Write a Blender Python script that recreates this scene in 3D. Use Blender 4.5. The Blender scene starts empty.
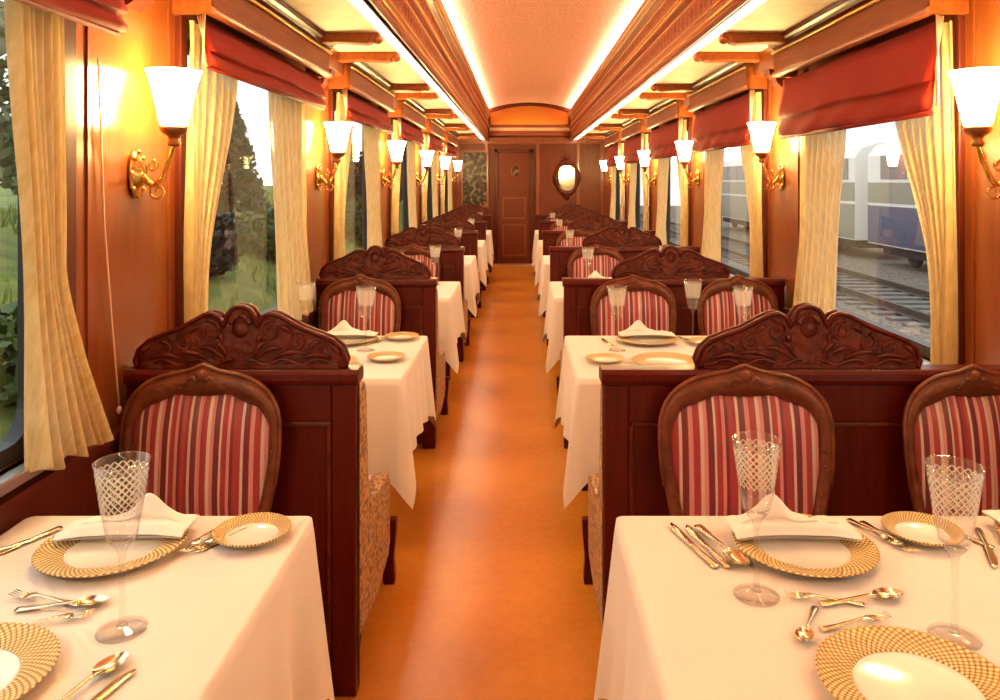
import bpy, math, random
from mathutils import Vector, Matrix
random.seed(7)
PI = math.pi
sc = bpy.context.scene
COL = sc.collection
# ------------------------------------------------------------------ layout
P = 2.17                     # pitch of the bays
XL, XR = -1.20, 1.54         # side walls
Y0, Y1 = -0.62, 14.5         # wall behind the camera / end wall
CX = 0.155                   # centre line of the raised ceiling
ZS = 2.33                    # side ceilings
TZ = 0.752                   # cloth surface on the tables
WORD = lambda s, n: ORD[n+1] if s < 0 else (ORD[n] if n >= 0 else 'unseen camera-side')   # windows as counted in view
ORD = ['first', 'second', 'third', 'fourth', 'fifth', 'sixth', 'seventh', 'eighth']

# ------------------------------------------------------------------ mesh helper
class MB:
    def __init__(self):
        self.v = []; self.f = []; self.s = []
    def add(self, vs, fs, smooth=False):
        b = len(self.v); self.v.extend([tuple(p) for p in vs])
        for f in fs:
            self.f.append(tuple(b + i for i in f)); self.s.append(smooth)
    def box(self, x0, y0, z0, x1, y1, z1):
        if x0 > x1: x0, x1 = x1, x0
        if y0 > y1: y0, y1 = y1, y0
        if z0 > z1: z0, z1 = z1, z0
        self.add([(x0,y0,z0),(x1,y0,z0),(x1,y1,z0),(x0,y1,z0),(x0,y0,z1),(x1,y0,z1),(x1,y1,z1),(x0,y1,z1)],
                 [(0,3,2,1),(4,5,6,7),(0,1,5,4),(1,2,6,5),(2,3,7,6),(3,0,4,7)])
        return self
    def prism(self, pts, fn0, fn1, smooth=False):
        n = len(pts)
        vs = [fn0(*p) for p in pts] + [fn1(*p) for p in pts]
        fs = [(i, (i+1) % n, n+(i+1) % n, n+i) for i in range(n)]
        fs += [tuple(range(n-1, -1, -1)), tuple(range(n, 2*n))]
        self.add(vs, fs, smooth); return self
    def prism_y(self, pts, y0, y1, smooth=False):
        return self.prism(pts, lambda a, b: (a, y0, b), lambda a, b: (a, y1, b), smooth)
    def strip_y(self, pts, ys, smooth=False, closed=False):
        """an open profile (x,z) swept along y"""
        n = len(pts); vs = []; fs = []
        for y in ys: vs += [(a, y, b) for a, b in pts]
        for j in range(len(ys)-1):
            for i in range(n if closed else n-1):
                k = (i+1) % n
                fs.append((j*n+i, j*n+k, (j+1)*n+k, (j+1)*n+i))
        self.add(vs, fs, smooth); return self
    def lathe(self, prof, seg=24, c=(0,0,0), smooth=True, axis='z', sx=1.0, sy=1.0):
        vs = []; fs = []; n = len(prof)
        for r, z in prof:
            for k in range(seg):
                a = 2*PI*k/seg
                p = (r*math.cos(a)*sx, r*math.sin(a)*sy, z)
                if axis == 'y': p = (p[0], p[2], p[1])
                if axis == 'x': p = (p[2], p[0], p[1])
                vs.append((p[0]+c[0], p[1]+c[1], p[2]+c[2]))
        for j in range(n-1):
            for k in range(seg):
                k2 = (k+1) % seg
                fs.append((j*seg+k, j*seg+k2, (j+1)*seg+k2, (j+1)*seg+k))
        self.add(vs, fs, smooth); return self
    def tube(self, pts, rad, seg=8, closed=False):
        pts = [Vector(p) for p in pts]; n = len(pts)
        if not isinstance(rad, (list, tuple)): rad = [rad]*n
        vs = []; fs = []; up = None
        for i, p in enumerate(pts):
            if closed: t = pts[(i+1) % n] - pts[i-1]
            else: t = pts[min(i+1, n-1)] - pts[max(i-1, 0)]
            t.normalize()
            if up is None:
                up = Vector((0,0,1)) if abs(t.z) < .9 else Vector((0,1,0))
            u = (up - t*up.dot(t))
            if u.length < 1e-5: u = t.orthogonal()
            u.normalize(); w = t.cross(u); up = u
            for k in range(seg):
                a = 2*PI*k/seg
                vs.append(p + (u*math.cos(a) + w*math.sin(a))*rad[i])
        for j in range(n if closed else n-1):
            j2 = (j+1) % n
            for k in range(seg):
                k2 = (k+1) % seg
                fs.append((j*seg+k, j*seg+k2, j2*seg+k2, j2*seg+k))
        if not closed:
            fs.append(tuple(range(seg-1, -1, -1))); fs.append(tuple((n-1)*seg+k for k in range(seg)))
        self.add(vs, fs, True); return self
    def ball(self, c, r, seg=8, rings=5, s=(1,1,1)):
        pr = [(math.sin(PI*i/rings), -math.cos(PI*i/rings)) for i in range(rings+1)]
        vs = []; fs = []
        for a, z in pr:
            for k in range(seg):
                t = 2*PI*k/seg
                vs.append((c[0]+r*a*math.cos(t)*s[0], c[1]+r*a*math.sin(t)*s[1], c[2]+r*z*s[2]))
        for j in range(rings):
            for k in range(seg):
                k2 = (k+1) % seg
                fs.append((j*seg+k, j*seg+k2, (j+1)*seg+k2, (j+1)*seg+k))
        self.add(vs, fs, True); return self
    def grid(self, nu, nv, fn, smooth=True, wrap=False):
        vs = [fn(i/(nu if wrap else nu-1), j/(nv-1)) for j in range(nv) for i in range(nu)]
        fs = []
        for j in range(nv-1):
            for i in range(nu if wrap else nu-1):
                k = (i+1) % nu
                fs.append((j*nu+i, j*nu+k, (j+1)*nu+k, (j+1)*nu+i))
        self.add(vs, fs, smooth); return self
    def loft(self, st, smooth=True):
        """st: (x, y, z, half width, half thickness) sections along y, widths along x"""
        vs = []; fs = []
        for (x, y, z, w, t) in st:
            vs += [(x-w,y,z-t*.4),(x-w*.6,y,z-t),(x+w*.6,y,z-t),(x+w,y,z-t*.4),(x+w,y,z+t*.4),(x+w*.6,y,z+t),(x-w*.6,y,z+t),(x-w,y,z+t*.4)]
        n = len(st)
        for j in range(n-1):
            for k in range(8):
                k2 = (k+1) % 8
                fs.append((j*8+k, j*8+k2, (j+1)*8+k2, (j+1)*8+k))
        fs.append(tuple(range(7,-1,-1))); fs.append(tuple((n-1)*8+k for k in range(8)))
        self.add(vs, fs, smooth); return self
    def build(self, name, mat, parent=None, bevel=0, loc=None, solid=0):
        me = bpy.data.meshes.new(name)
        me.from_pydata(self.v, [], self.f); me.validate()
        if len(me.polygons) == len(self.s): me.polygons.foreach_set('use_smooth', self.s)
        me.materials.append(mat); me.update()
        import bmesh
        bm = bmesh.new(); bm.from_mesh(me); bmesh.ops.recalc_face_normals(bm, faces=bm.faces); bm.to_mesh(me); bm.free()
        o = bpy.data.objects.new(name, me); COL.objects.link(o)
        if parent: o.parent = parent
        if loc: o.location = loc
        if bevel:
            m = o.modifiers.new('edge', 'BEVEL'); m.width = bevel; m.segments = 2; m.limit_method = 'ANGLE'; m.angle_limit = math.radians(40)
        if solid:
            m = o.modifiers.new('thick', 'SOLIDIFY'); m.thickness = solid; m.offset = 0
        return o

def tag(o, label, cat, group=None, kind=None):
    o['label'] = label; o['category'] = cat
    if group: o['group'] = group
    if kind: o['kind'] = kind
    return o
def struct(o, label=None):
    o['kind'] = 'structure'
    if label: o['label'] = label
    return o
def empty(name, loc=(0,0,0), rz=0):
    o = bpy.data.objects.new(name, None); COL.objects.link(o)
    o.location = loc; o.rotation_euler = (0,0,rz); o.empty_display_size = .1
    return o
def copy_tree(o, loc=None, rz=None, scale=None, parent=None):
    c = o.copy(); COL.objects.link(c)
    if parent: c.parent = parent
    for ch in KIDS(o): copy_tree(ch, parent=c)
    if loc is not None: c.location = loc
    if rz is not None: c.rotation_euler = (0,0,rz)
    if scale is not None: c.scale = scale
    return c
def KIDS(o): return [x for x in COL.objects if x.parent == o]
class Proto:
    """first call places the original, later calls place copies"""
    def __init__(self, o): self.o = o; self.used = False
    def at(self, loc, rz=0, scale=(1,1,1), label='', cat='', group=None):
        if not self.used:
            o = self.o; self.used = True
            o.location = loc; o.rotation_euler = (0,0,rz); o.scale = scale
        else:
            o = copy_tree(self.o, loc, rz, scale)
        return tag(o, label, cat, group)

# ------------------------------------------------------------------ materials
class NT:
    def __init__(self, name):
        self.m = bpy.data.materials.new(name); self.m.use_nodes = True
        self.t = self.m.node_tree; self.n = self.t.nodes; self.b = self.n['Principled BSDF']; self.out = self.n['Material Output']
    def node(self, ty, **kw):
        x = self.n.new(ty)
        for k, v in kw.items(): setattr(x, k, v)
        return x
    def link(self, a, b): self.t.links.new(a, b)
    def math(self, op, a, b=None, c=None):
        x = self.node('ShaderNodeMath', operation=op)
        for i, q in enumerate((a, b, c)):
            if q is None: continue
            if isinstance(q, (int, float)): x.inputs[i].default_value = q
            else: self.link(q, x.inputs[i])
        return x.outputs[0]
    def coord(self, which='Object', scale=(1,1,1)):
        tc = self.node('ShaderNodeTexCoord'); mp = self.node('ShaderNodeMapping'); mp.inputs['Scale'].default_value = scale
        self.link(tc.outputs[which], mp.inputs['Vector']); return mp.outputs[0]
    def noise(self, co, scale=5, detail=3, rough=.5):
        x = self.node('ShaderNodeTexNoise'); x.inputs['Scale'].default_value = scale; x.inputs['Detail'].default_value = detail; x.inputs['Roughness'].default_value = rough
        self.link(co, x.inputs['Vector']); return x.outputs['Fac']
    def ramp(self, fac, stops, interp='LINEAR'):
        x = self.node('ShaderNodeValToRGB'); r = x.color_ramp; r.interpolation = interp
        while len(r.elements) < len(stops): r.elements.new(.5)
        for e, (p, c) in zip(r.elements, stops): e.position = p; e.color = (*c, 1) if len(c) == 3 else c
        self.link(fac, x.inputs[0]); return x.outputs[0]
    def bump(self, h, strength=.3, dist=.01):
        x = self.node('ShaderNodeBump'); x.inputs['Strength'].default_value = strength; x.inputs['Distance'].default_value = dist
        self.link(h, x.inputs['Height']); self.link(x.outputs[0], self.b.inputs['Normal']); return x.outputs[0]
    def p(self, base=None, rough=.5, metal=0, coat=0, sheen=0, spec=None):
        b = self.b
        if base is not None:
            if isinstance(base, tuple): b.inputs['Base Color'].default_value = (*base, 1)
            else: self.link(base, b.inputs['Base Color'])
        if isinstance(rough, (int, float)): b.inputs['Roughness'].default_value = rough
        else: self.link(rough, b.inputs['Roughness'])
        b.inputs['Metallic'].default_value = metal
        if coat: b.inputs['Coat Weight'].default_value = coat; b.inputs['Coat Roughness'].default_value = .12
        if sheen: b.inputs['Sheen Weight'].default_value = sheen
        if spec is not None: b.inputs['Specular IOR Level'].default_value = spec
        return self.m

def plain(name, base, rough=.5, metal=0, coat=0, var=.12, scale=8, bump=0, bscale=60, spec=None, sheen=0):
    t = NT(name); co = t.coord()
    lo = tuple(max(0, c*(1-var)) for c in base); hi = tuple(min(1, c*(1+var)) for c in base)
    col = t.ramp(t.noise(co, scale, 4), [(.3, lo), (.7, hi)])
    if bump: t.bump(t.noise(co, bscale, 3), bump, .004)
    return t.p(col, rough, metal, coat, sheen, spec)

def wood(name, dark, light, rough=.3, coat=.4, grain=(18, 18, 1.6), bump=.08, spec=None):
    t = NT(name); co = t.coord('Object', grain)
    n = t.noise(co, 3.0, 5, .6)
    col = t.ramp(n, [(.25, dark), (.5, tuple((a+b)/2 for a, b in zip(dark, light))), (.75, light)])
    t.bump(n, bump, .003)
    return t.p(col, rough, 0, coat, 0, spec)

def carved(name, dark, light, scale=28, strength=.9):
    t = NT(name); co = t.coord()
    v = t.node('ShaderNodeTexVoronoi', feature='SMOOTH_F1'); v.inputs['Scale'].default_value = scale; t.link(co, v.inputs['Vector'])
    h = t.math('ADD', t.math('MULTIPLY', v.outputs['Distance'], 1.0), t.math('MULTIPLY', t.noise(co, scale*1.3, 3, .6), .5))
    t.bump(h, strength, .008)
    col = t.ramp(t.noise(co, 20, 4), [(.3, dark), (.7, light)])
    return t.p(col, .38, 0, .05, 0, .3)

M = {}
M['mahogany'] = wood('mahogany', (.055,.0028,.0012), (.105,.006,.0025), .36, .06, spec=.2)
M['carved_mahogany'] = carved('carved_mahogany', (.065,.006,.0025), (.14,.016,.006), 34)
M['chair_wood'] = carved('chair_wood', (.10,.022,.008), (.19,.048,.017), 60, .3)
M['veneer'] = wood('veneer', (.185,.040,.008), (.25,.060,.013), .28, .25, (9, 9, .9), .02, spec=.3)
M['veneer_dark'] = wood('veneer_dark', (.17,.03,.008), (.26,.052,.014), .3, .4, (9, 9, .9), .03)
M['end_wood'] = wood('end_wood', (.10,.016,.005), (.175,.031,.010), .42, .0, (12, 12, 1.2), .03, spec=.3)
M['trim_dark'] = wood('trim_dark', (.06,.008,.004), (.11,.016,.006), .36, .05, spec=.3)
M['pelmet_wood'] = wood('pelmet_wood', (.19,.038,.007), (.31,.075,.013), .55, 0, (14, 1.5, 14), .05, spec=.2)
M['fascia'] = wood('fascia', (.25,.048,.026), (.41,.108,.058), .36, .15, (20, 1.2, 20), .05, spec=.4)
M['fascia_carved'] = carved('fascia_carved', (.22,.05,.022), (.42,.13,.06), 30, .8)
M['gold'] = plain('gold_paint', (.80,.50,.17), .28, .85, var=.1)
M['brass'] = plain('brass', (.78,.48,.13), .22, 1, var=.15, scale=20)
M['brass_dark'] = plain('brass_dark', (.30,.13,.05), .35, .9, var=.2, scale=20)
M['silver'] = plain('table_silver', (.86,.74,.50), .17, 1, var=.05)
M['alu'] = plain('aluminium', (.62,.60,.58), .35, .9, var=.06)
M['rubber'] = plain('window_rubber', (.012,.011,.014), .45)
M['porcelain'] = plain('porcelain', (.86,.80,.74), .12, coat=.5, var=.02)
M['cord'] = plain('cord', (.78,.52,.36), .8)
M['ceiling_panel'] = plain('ceiling_panel', (.72,.59,.44), .6, var=.10, scale=14, bump=.15, bscale=90)

def mat_vault():
    t = NT('vault_cloth'); co = t.coord()
    v = t.node('ShaderNodeTexVoronoi'); v.inputs['Scale'].default_value = 42; t.link(co, v.inputs['Vector'])
    col = t.ramp(v.outputs['Distance'], [(.12, (.66,.29,.20)), (.36, (.92,.50,.38)), (.7, (.96,.62,.50))])
    t.bump(v.outputs['Distance'], .3, .005)
    return t.p(col, .6)
M['vault'] = mat_vault()

def mat_floor():
    t = NT('floor_vinyl'); co = t.coord()
    n1 = t.noise(co, 1.6, 3); n2 = t.noise(co, 26, 5, .7)
    f = t.math('ADD', t.math('MULTIPLY', n1, .6), t.math('MULTIPLY', n2, .4))
    col = t.ramp(f, [(.3, (.60,.19,.018)), (.5, (.70,.255,.03)), (.72, (.80,.33,.05))])
    t.bump(n2, .12, .003)
    return t.p(col, .24, spec=.6)
M['floor'] = mat_floor()

def mat_stripes():
    t = NT('striped_fabric'); tc = t.node('ShaderNodeTexCoord'); s = t.node('ShaderNodeSeparateXYZ'); t.link(tc.outputs['Object'], s.inputs[0])
    x = t.math('MODULO', t.math('ADD', s.outputs[0], 5.0), .150)
    u = t.math('DIVIDE', x, .150)
    R, D, K, W = (.36,.03,.04), (.17,.012,.022), (.66,.24,.24), (.68,.47,.42)
    col = t.ramp(u, [(0, R), (.14, W), (.19, D), (.30, K), (.38, R), (.50, W), (.56, K), (.63, D), (.74, W), (.78, R), (.88, K), (.94, D)], 'CONSTANT')
    nz = t.noise(t.coord('Object', (200, 200, 30)), 4, 2)
    mx = t.node('ShaderNodeMix', data_type='RGBA', blend_type='MULTIPLY'); mx.inputs[0].default_value = .35
    t.link(col, mx.inputs[6]); t.link(t.ramp(nz, [(.3, (.6,.6,.6)), (.7, (1,1,1))]), mx.inputs[7])
    h = t.math('ABSOLUTE', t.math('SINE', t.math('MULTIPLY', s.outputs[0], PI/.0375)))
    t.bump(h, .5, .004)
    return t.p(mx.outputs[2], .45, 0, 0, .3)
M['stripes'] = mat_stripes()

def mat_brocade():
    t = NT('gold_brocade'); co = t.coord('Object', (1,.6,1))
    v = t.node('ShaderNodeTexVoronoi', feature='SMOOTH_F1'); v.inputs['Scale'].default_value = 48; t.link(co, v.inputs['Vector'])
    w = t.noise(co, 70, 3, .6)
    f = t.math('ADD', t.math('MULTIPLY', v.outputs['Distance'], .7), t.math('MULTIPLY', w, .6))
    col = t.ramp(f, [(.44, (.08,.014,.005)), (.53, (.22,.07,.018)), (.61, (.56,.31,.10)), (.72, (.22,.07,.018))])
    t.bump(f, .4, .004)
    return t.p(col, .5, 0, 0, .1)
M['brocade'] = mat_brocade()

def mat_cloth(name, base, weave=240, strength=.12, sheen=.2):
    t = NT(name); co = t.coord('Object', (1,1,1))
    n = t.noise(co, weave, 2); n2 = t.noise(co, 3, 3)
    col = t.ramp(n2, [(.3, tuple(c*.95 for c in base)), (.7, base)])
    t.bump(n, strength, .002)
    return t.p(col, .8, 0, 0, sheen, .25)
M['linen'] = mat_cloth('table_linen', (.80,.69,.655))
M['napkin'] = mat_cloth('napkin_linen', (.86,.78,.74))
M['blind'] = mat_cloth('red_blind_cloth', (.25,.013,.006), 60, .5, 0)
M['blind_dark'] = mat_cloth('red_blind_hem', (.16,.008,.006), 60, .4, 0)

def mat_curtain():
    t = NT('sheer_curtain'); co = t.coord('Object', (1,1,1))
    n = t.noise(t.coord('Object', (1, 60, 6)), 3, 3)
    col = t.ramp(n, [(.3, (.70,.50,.22)), (.7, (.84,.67,.38))])
    t.p(col, .8, 0, 0, .2)
    tr = t.node('ShaderNodeBsdfTranslucent'); t.link(col, tr.inputs[0])
    m1 = t.node('ShaderNodeMixShader'); m1.inputs[0].default_value = .42
    t.link(t.b.outputs[0], m1.inputs[1]); t.link(tr.outputs[0], m1.inputs[2])
    tp = t.node('ShaderNodeBsdfTransparent'); m2 = t.node('ShaderNodeMixShader'); m2.inputs[0].default_value = .10
    t.link(m1.outputs[0], m2.inputs[1]); t.link(tp.outputs[0], m2.inputs[2]); t.link(m2.outputs[0], t.out.inputs[0])
    return t.m
M['curtain'] = mat_curtain()

def mat_glass(name, tint, gloss_rough, cut=False, refl=1.0):
    t = NT(name)
    tp = t.node('ShaderNodeBsdfTransparent'); tp.inputs[0].default_value = (*tint, 1)
    gl = t.node('ShaderNodeBsdfGlossy'); gl.inputs['Roughness'].default_value = gloss_rough
    lw = t.node('ShaderNodeLayerWeight'); lw.inputs['Blend'].default_value = .5
    fac = t.math('MULTIPLY', t.math('ADD', t.math('MULTIPLY', t.math('POWER', lw.outputs['Facing'], 3.0), .75), .04), refl)
    m = t.node('ShaderNodeMixShader'); t.link(fac, m.inputs[0]); t.link(tp.outputs[0], m.inputs[1]); t.link(gl.outputs[0], m.inputs[2])
    last = m.outputs[0]
    if cut:
        tc = t.node('ShaderNodeTexCoord'); s = t.node('ShaderNodeSeparateXYZ'); t.link(tc.outputs['Object'], s.inputs[0])
        ang = t.math('MULTIPLY', t.math('ARCTAN2', s.outputs[1], s.outputs[0]), 10/PI)
        zz = t.math('MULTIPLY', s.outputs[2], 75)
        def tri(q): return t.math('ABSOLUTE', t.math('SUBTRACT', t.math('FRACT', q), .5))
        a = tri(t.math('ADD', t.math('ADD', ang, zz), 50)); b = tri(t.math('ADD', t.math('SUBTRACT', ang, zz), 50))
        h = t.math('MINIMUM', a, b)
        line = t.math('LESS_THAN', h, .11)
        z_in = t.math('MULTIPLY', t.math('GREATER_THAN', s.outputs[2], .212), t.math('LESS_THAN', s.outputs[2], .286))
        fr = t.math('MULTIPLY', t.math('MULTIPLY', line, z_in), .42)
        fr = t.math('ADD', fr, .02)
        df = t.node('ShaderNodeBsdfDiffuse'); df.inputs[0].default_value = (.95,.92,.88,1)
        trl = t.node('ShaderNodeBsdfTranslucent'); trl.inputs[0].default_value = (.95,.92,.88,1)
        ad = t.node('ShaderNodeMixShader'); ad.inputs[0].default_value = .5; t.link(df.outputs[0], ad.inputs[1]); t.link(trl.outputs[0], ad.inputs[2])
        m3 = t.node('ShaderNodeMixShader'); t.link(fr, m3.inputs[0]); t.link(last, m3.inputs[1]); t.link(ad.outputs[0], m3.inputs[2])
        last = m3.outputs[0]
    t.link(last, t.out.inputs[0]); return t.m
M['crystal'] = mat_glass('cut_crystal', (.97,.96,.95), .03, True, .8)
M['pane'] = mat_glass('window_glass', (.93,.95,.94), .01, False, .6)

def mat_rim():
    t = NT('woven_gold_rim'); tc = t.node('ShaderNodeTexCoord'); s = t.node('ShaderNodeSeparateXYZ'); t.link(tc.outputs['Object'], s.inputs[0])
    ang = t.math('MULTIPLY', t.math('ARCTAN2', s.outputs[1], s.outputs[0]), 34/PI)
    r = t.math('SQRT', t.math('ADD', t.math('POWER', s.outputs[0], 2.0), t.math('POWER', s.outputs[1], 2.0)))
    rr = t.math('MULTIPLY', r, 84)
    def tri(q): return t.math('ABSOLUTE', t.math('SUBTRACT', t.math('FRACT', q), .5))
    a = tri(t.math('ADD', t.math('ADD', ang, rr), 80)); b = tri(t.math('ADD', t.math('SUBTRACT', ang, rr), 80))
    h = t.math('MULTIPLY', a, b)
    f = t.math('MULTIPLY', h, 4.0)
    col = t.ramp(f, [(.0, (.28,.11,.02)), (.10, (.55,.30,.06)), (.24, (.80,.54,.18)), (.5, (.95,.84,.58))])
    t.bump(f, .8, .004)
    return t.p(col, .32, .35)
M['rim'] = mat_rim()

def emit(name, col, strength):
    t = NT(name); e = t.node('ShaderNodeEmission'); e.inputs[0].default_value = (*col, 1); e.inputs[1].default_value = strength
    t.link(e.outputs[0], t.out.inputs[0]); return t.m
LAMP = 92.0; STRIP = 9.5; COVE = 40.0; LEDGE = 11.0
M['lamp_glow'] = emit('lamp_glass_lit', (1.0,.75,.27), LAMP)
M['strip_glow'] = emit('strip_lit', (1.0,.77,.53), STRIP)
M['cove_glow'] = emit('cove_lit', (1.0,.66,.42), COVE)
M['ledge_glow'] = emit('ledge_lit', (1.0,.70,.32), LEDGE)
M['lamp_small'] = M['brass']

def mat_gold_panel():
    return plain('amber_panel', (.50,.17,.014), .4, var=.08, scale=4)
M['amber'] = mat_gold_panel()
M['mirror'] = plain('mirror_glass', (.75,.74,.72), .06, 1, var=.02)
def mat_etched():
    t = NT('etched_mirror'); co = t.coord('Object', (1,1,1))
    v = t.node('ShaderNodeTexVoronoi', feature='SMOOTH_F1'); v.inputs['Scale'].default_value = 16; t.link(co, v.inputs['Vector'])
    w = t.noise(co, 14, 4, .8)
    f = t.math('ADD', t.math('MULTIPLY', v.outputs['Distance'], .6), t.math('MULTIPLY', w, .7))
    col = t.ramp(f, [(.45, (.012,.007,.006)), (.62, (.05,.03,.026)), (.75, (.20,.15,.13))])
    return t.p(col, .35, 0, 0, 0, .2)
M['etched'] = mat_etched()

# outdoors
M['leaf'] = plain('leaves', (.06,.095,.015), .6, var=.5, scale=2.5)
M['leaf_dark'] = plain('leaves_dark', (.020,.030,.012), .6, var=.45, scale=2.5)
M['leaf_pale'] = plain('leaves_pale', (.15,.18,.09), .6, var=.35, scale=2.5)
M['bark'] = plain('bark', (.10,.07,.05), .9, var=.4, bump=.5)
M['grass'] = plain('grass_blades', (.22,.27,.04), .8, var=.45, scale=1.2)
M['soil'] = plain('bank_soil', (.15,.18,.03), .95, var=.4, scale=1.5, bump=.4, bscale=20)
def mat_gravel():
    t = NT('ballast'); co = t.coord()
    v = t.node('ShaderNodeTexVoronoi'); v.inputs['Scale'].default_value = 14; t.link(co, v.inputs['Vector'])
    n = t.noise(co, 6, 5, .7)
    f = t.math('ADD', t.math('MULTIPLY', v.outputs['Distance'], .5), t.math('MULTIPLY', n, .6))
    col = t.ramp(f, [(.3, (.06,.047,.034)), (.55, (.21,.17,.125)), (.8, (.36,.30,.23))])
    t.bump(f, .8, .03); return t.p(col, .95)
M['gravel'] = mat_gravel()
M['rail_steel'] = plain('rail_steel', (.10,.075,.06), .5, .5)
M['sleeper'] = plain('sleeper', (.20,.18,.16), .9)
M['coach_white'] = plain('coach_cream', (.80,.78,.74), .4, var=.03)
M['coach_grey'] = plain('coach_grey', (.13,.12,.12), .3, var=.1)
M['coach_beige'] = plain('coach_beige', (.24,.235,.18), .4, var=.08)
M['coach_blue'] = plain('coach_blue', (.045,.055,.13), .35, var=.15)
M['coach_dark'] = plain('coach_underframe', (.03,.03,.03), .7)
M['stone'] = plain('pale_stone', (.50,.47,.42), .9, var=.2, bump=.4)

# ------------------------------------------------------------------ side geometry: s = -1 garden side, +1 track side
def side_x(s, off):           # off metres into the room from the wall
    return XL + off if s < 0 else XR - off
SIDE = {-1: 'garden-side', 1: 'track-side'}
def win_range(n): return 2.74 + P*n, 4.17 + P*n
NW = range(-1, 5)             # windows
WZ0, WZ1 = .87, 2.07
def span(a, b, step):
    n = max(1, round((b-a)/step)); return [a+(b-a)*i/n for i in range(n+1)]

# ------------------------------------------------------------------ room shell
mb = MB(); mb.box(XL-.1, Y0-.1, -.08, XR+.1, Y1+.1, 0)
struct(mb.build('floor', M['floor']))

for s in (-1, 1):
    nm = 'wall_left' if s < 0 else 'wall_right'
    a, b = side_x(s, 0), side_x(s, -.09)
    mb = MB()
    mb.box(a, Y0, 0, b, Y1, WZ0)
    mb.box(a, Y0, WZ1, b, Y1, 2.42)
    edges = [Y0]
    for n in NW: edges += list(win_range(n))
    edges.append(Y1)
    for i in range(0, len(edges), 2): mb.box(a, edges[i], WZ0, b, edges[i+1], WZ1)
    w = struct(mb.build(nm, M['veneer']))
    # dark dado and ledge under the windows
    mb = MB(); mb.box(side_x(s, 0), Y0, .05, side_x(s, .012), Y1, .80); mb.box(side_x(s, 0), Y0, .80, side_x(s, .03), Y1, .82); mb.box(side_x(s, 0), Y0, 0, side_x(s, .02), Y1, .10)
    mb.build('dado_panelling', M['trim_dark'], w)
    # raised fields on the pillars
    for n in range(-1, 6):
        yc = 2.42 + P*n
        mb = MB()
        for (q0, q1) in ((yc-.27, yc-.255), (yc+.225, yc+.24)):
            mb.box(side_x(s, 0), q0, .86, side_x(s, .006), q1, 2.2)
        mb.build('pillar_bead', M['veneer_dark'], w)

# jamb boards beside the windows
k = 0
for s in (-1, 1):
    for n in NW:
        y0, y1 = win_range(n)
        for q0, q1 in ((y0-.035, y0+.02), (y1-.012, y1+.072)):
            k += 1
            mb = MB(); mb.box(side_x(s, -.02), q0, .84, side_x(s, .022), q1, 2.14)
            struct(mb.build('trim_%d' % k, M['trim_dark'], bevel=.006))

# windows
def rrect(y0, y1, z0, z1, r, seg=6):
    pts = []
    for cy, cz, a0 in ((y1-r, z0+r, -PI/2), (y1-r, z1-r, 0), (y0+r, z1-r, PI/2), (y0+r, z0+r, PI)):
        for i in range(seg+1):
            t = a0 + PI/2*i/seg; pts.append((cy + r*math.cos(t), cz + r*math.sin(t)))
    return pts
k = 0
for s in (-1, 1):
    for n in NW:
        k += 1
        y0, y1 = win_range(n)
        o = struct(empty('window_%d' % k, (side_x(s, -.05), (y0+y1)/2, WZ0)))
        h = (y1-y0)/2
        outer = rrect(-h+.001, h-.001, .001, WZ1-WZ0-.001, .005); inner = rrect(-h+.032, h-.032, .04, WZ1-WZ0-.04, .09)
        mb = MB(); m_ = len(outer)
        vs = [(-.025, a, b) for a, b in outer] + [(.025, a, b) for a, b in outer] + [(-.02, a, b) for a, b in inner] + [(.02, a, b) for a, b in inner]
        fs = []
        for i in range(m_):
            j = (i+1) % m_
            fs += [(i, j, 2*m_+j, 2*m_+i), (m_+i, 3*m_+i, 3*m_+j, m_+j), (2*m_+i, 2*m_+j, 3*m_+j, 3*m_+i), (i, m_+i, m_+j, j)]
        mb.add(vs, fs); mb.build('window_frame', M['rubber'], o)
        mb = MB(); mb.box(-.003, -h+.025, .033, .003, h-.025, WZ1-WZ0-.035); mb.build('window_pane', M['pane'], o)
        mb = MB(); d = s*-1
        mb.box(d*.026, -h-.0, -.03, d*.085, h, .0); mb.build('window_sill', M['alu'], o, bevel=.004)

# raised centre ceiling
def vault(x):                 # underside height at offset x from the centre line
    return 2.88 + .13*(1-(x/.8)**2)
mb = MB()
pts = [(CX + .8*t/12, vault(.8*t/12)) for t in range(-12, 13)]
top = [(CX+.8, 3.12), (CX-.8, 3.12)]
mb.prism_y(pts + top, Y0, Y1)
struct(mb.build('ceiling', M['vault']))
for s in (-1, 1):
    nm = 'ceiling_left' if s < 0 else 'ceiling_right'
    mb = MB(); mb.box(side_x(s, -.09), Y0, ZS, CX+s*.80, Y1, ZS+.05)
    struct(mb.build(nm, M['ceiling_panel']))

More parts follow.
